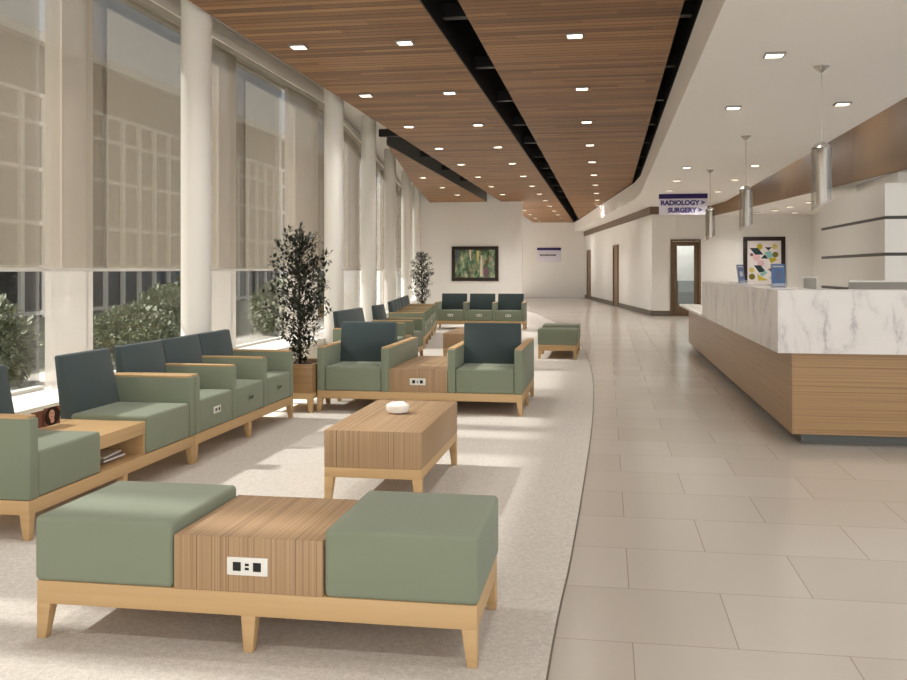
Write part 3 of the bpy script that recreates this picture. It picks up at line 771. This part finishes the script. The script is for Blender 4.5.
row(-3.258, 3.799, [37.2, 40.0, 42.9, 45.3], 'the far hallway left row', 'recessed lights in the wood ceiling')
row(-2.095, 3.799, [Y0+PY*k for k in range(13)], 'the row left of the dark middle slot', 'recessed lights in the wood ceiling')
row(-.325, 3.799, [Y0+PY*k for k in range(10)], 'the row right of the dark middle slot', 'recessed lights in the wood ceiling')
row(-4.69, 3.799, [23.6, 26.5, 29.2], 'the short row beside the far columns', 'recessed lights in the wood ceiling')
row(1.475, 3.329, [8.67, 11.41, 17.92, 20.47, 23.0, 25.8], 'the left row of the white ceiling', 'recessed lights in the white ceiling')
row(2.685, 3.329, [11.35, 17.78, 20.44, 23.49], 'the right row of the white ceiling', 'recessed lights in the white ceiling')
for x, y, lab in ((4.206, 27.4, 'recessed light in the low rear ceiling, leftmost above the geometric print'), (4.47, 26.3, 'recessed light in the low rear ceiling, second from left above the print'),
                  (4.606, 24.83, 'recessed light in the low rear ceiling, just left of the nearest pendant'), (4.748, 23.26, 'recessed light in the low rear ceiling, partly behind the nearest pendant'), (5.2, 27.4, 'recessed light in the low rear ceiling, right of the print')):
    downlight(x, y, 3.029, lab, 'recessed lights in the low rear ceiling')
def make_pendant(x, y, label):
    r = thing('pendant_lamp', label, 'lamp', (x, y, 3.33), 0, 'pendant lamps above the reception desk')
    MB().lathe([(.075, 0), (.07, -.012), (.035, -.04), (.012, -.06)], 24).build('canopy', 'steel', r)
    m = MB(); m.tube([(0,0,-.05), (0,0,-.75)], [.004, .004], 6); m.build('cable', 'steel', r)
    MB().lathe([(.012, -.715), (.06, -.735), (.085, -.768), (.088, -.785)], 28).build('cap', 'steel', r)
    # slanted-end glass tube
    def slant(rad, top, zl, zr, n=32, th=.004):
        b = bmesh.new(); R = []
        for rr in (rad, rad-th):
            R.append(([b.verts.new((rr*math.cos(2*PI*i/n), rr*math.sin(2*PI*i/n), top)) for i in range(n)],
                      [b.verts.new((rr*math.cos(2*PI*i/n), rr*math.sin(2*PI*i/n), (zl+zr)/2 + (zr-zl)/2*math.cos(2*PI*i/n))) for i in range(n)]))
        for i in range(n):
            j = (i+1) % n
            b.faces.new((R[0][0][i], R[0][0][j], R[0][1][j], R[0][1][i])); b.faces.new((R[1][0][j], R[1][0][i], R[1][1][i], R[1][1][j])); b.faces.new((R[0][1][i], R[0][1][j], R[1][1][j], R[1][1][i])); b.faces.new((R[0][0][j], R[0][0][i], R[1][0][i], R[1][0][j]))
        return b
    m = MB(); m.add(slant(.092, -.778, -1.365, -1.265), 0, True); m.build('glass_shade', 'smoke_glass', r)
    m = MB(); m.add(slant(.045, -.75, -1.31, -1.27), 0, True); m.build('inner_tube', 'lamp_tube', r)
    return r
pl = make_pendant(2.005, 9.27, 'slim smoked-glass pendant lamp nearest the camera, over the desk corner')
dup(pl, (1.975, 13.92, 3.33), 0, 'slim smoked-glass pendant lamp in the middle of the three over the desk')
dup(pl, (1.965, 18.54, 3.33), 0, 'slim smoked-glass pendant lamp farthest away, right beside the hanging sign')

def lamp(name, typ, loc, rot, energy, col, **kw):
    l = D.lights.new(name, typ); l.energy = energy; l.color = col
    for k, v in kw.items(): setattr(l, k, v)
    o = D.objects.new(name, l); C.objects.link(o); o.location = loc; o.rotation_euler = rot; return o
sd = Vector((1, -.06, -.97))
sun = lamp('sun', 'SUN', (-20, 8, 20), (0,0,0), 13, (1, .97, .93), angle=math.radians(2.6))
sun.rotation_euler = sd.to_track_quat('-Z', 'Y').to_euler()
warm = (1, .975, .94)
# wide spots for the recessed lights, some added off the rows to brighten far walls
k = 0
for x, z, ys in ((-3.28, 3.77, [1.1, 6.7, 12.3, 18, 23.6, 29]), (-4.2, 3.77, [29.0]), (-2.9, 3.77, [30.2]), (-.325, 3.77, [1.1, 6.7, 12.3, 18, 23.6, 29.2, 34, 38]), (-2.12, 3.77, [3.9, 9.57, 15.2, 20.8, 26.4, 34, 39, 44]), (1.475, 3.30, [3.2, 8.67, 14.3, 20.47, 25.8]), (2.3, 3.30, [5.9, 11.35, 17.78, 23.5])):
    for y in ys:
        lamp('recessed_and_fill_lamp', 'SPOT', (x, y, z), (0,0,0), (115 if y > 20 else 74)*(.8 if z < 3.5 else 1), warm, spot_size=math.radians(145), spot_blend=1.0, shadow_soft_size=.12)
for x, y in ((4.0, 8.0), (3.9, 12.5), (3.75, 17.0), (3.55, 21.5), (3.4, 25.5)): lamp('recess_fill_lamp', 'POINT', (x-.25, y, 4.0), (0,0,0), 11, warm, shadow_soft_size=.15)  # unseen fill lamps added above the soffit to brighten the brown panel
for x, y in ((5.2, 22.0), (4.9, 24.8), (3.9, 27.6)): lamp('recessed_and_fill_lamp', 'SPOT', (x, y, 3.0), (0,0,0), 75, warm, spot_size=math.radians(150), spot_blend=1.0, shadow_soft_size=.07)
lamp('room_lamp', 'POINT', (2.4, 30.3, 2.6), (0,0,0), 22, (1, .97, .92), shadow_soft_size=.2)

# ------------------------------------------------------------------ world, camera, view
wd = D.worlds.new('World'); bpy.context.scene.world = wd; wd.use_nodes = True
wt = wd.node_tree; bg = wt.nodes['Background']; bg.inputs[1].default_value = 1.0
tc = wt.nodes.new('ShaderNodeTexCoord'); sp = wt.nodes.new('ShaderNodeSeparateXYZ'); rp = wt.nodes.new('ShaderNodeValToRGB'); mr = wt.nodes.new('ShaderNodeMapRange')
wt.links.new(tc.outputs['Generated'], sp.inputs[0]); wt.links.new(sp.outputs[1], mr.inputs[0]); mr.inputs[1].default_value = -1; mr.inputs[2].default_value = 1
wt.links.new(mr.outputs[0], rp.inputs[0])          # south sky brightened as fill through the open end, deeper blue-grey to the north
e = rp.color_ramp.elements; e[0].position = .12; e[0].color = (1.4, 1.39, 1.36, 1); e[1].position = .55; e[1].color = (.36, .41, .47, 1)
wt.links.new(rp.outputs[0], bg.inputs[0])

cam = D.cameras.new('Camera'); co = D.objects.new('Camera', cam); C.objects.link(co)
cam.sensor_width = 36; cam.lens = 931*36/907; cam.shift_y = -70/907; cam.clip_end = 200
co.location = (0, 0, 1.4); co.rotation_euler = (PI/2, 0, math.atan(153.5/931))
S = bpy.context.scene; S.camera = co
S.view_settings.view_transform = 'Standard'; S.view_settings.look = 'None'; S.view_settings.gamma = 1; S.view_settings.use_curve_mapping = False
S.view_settings.exposure = .88
S.cycles.max_bounces = 8; S.cycles.transparent_max_bounces = 16
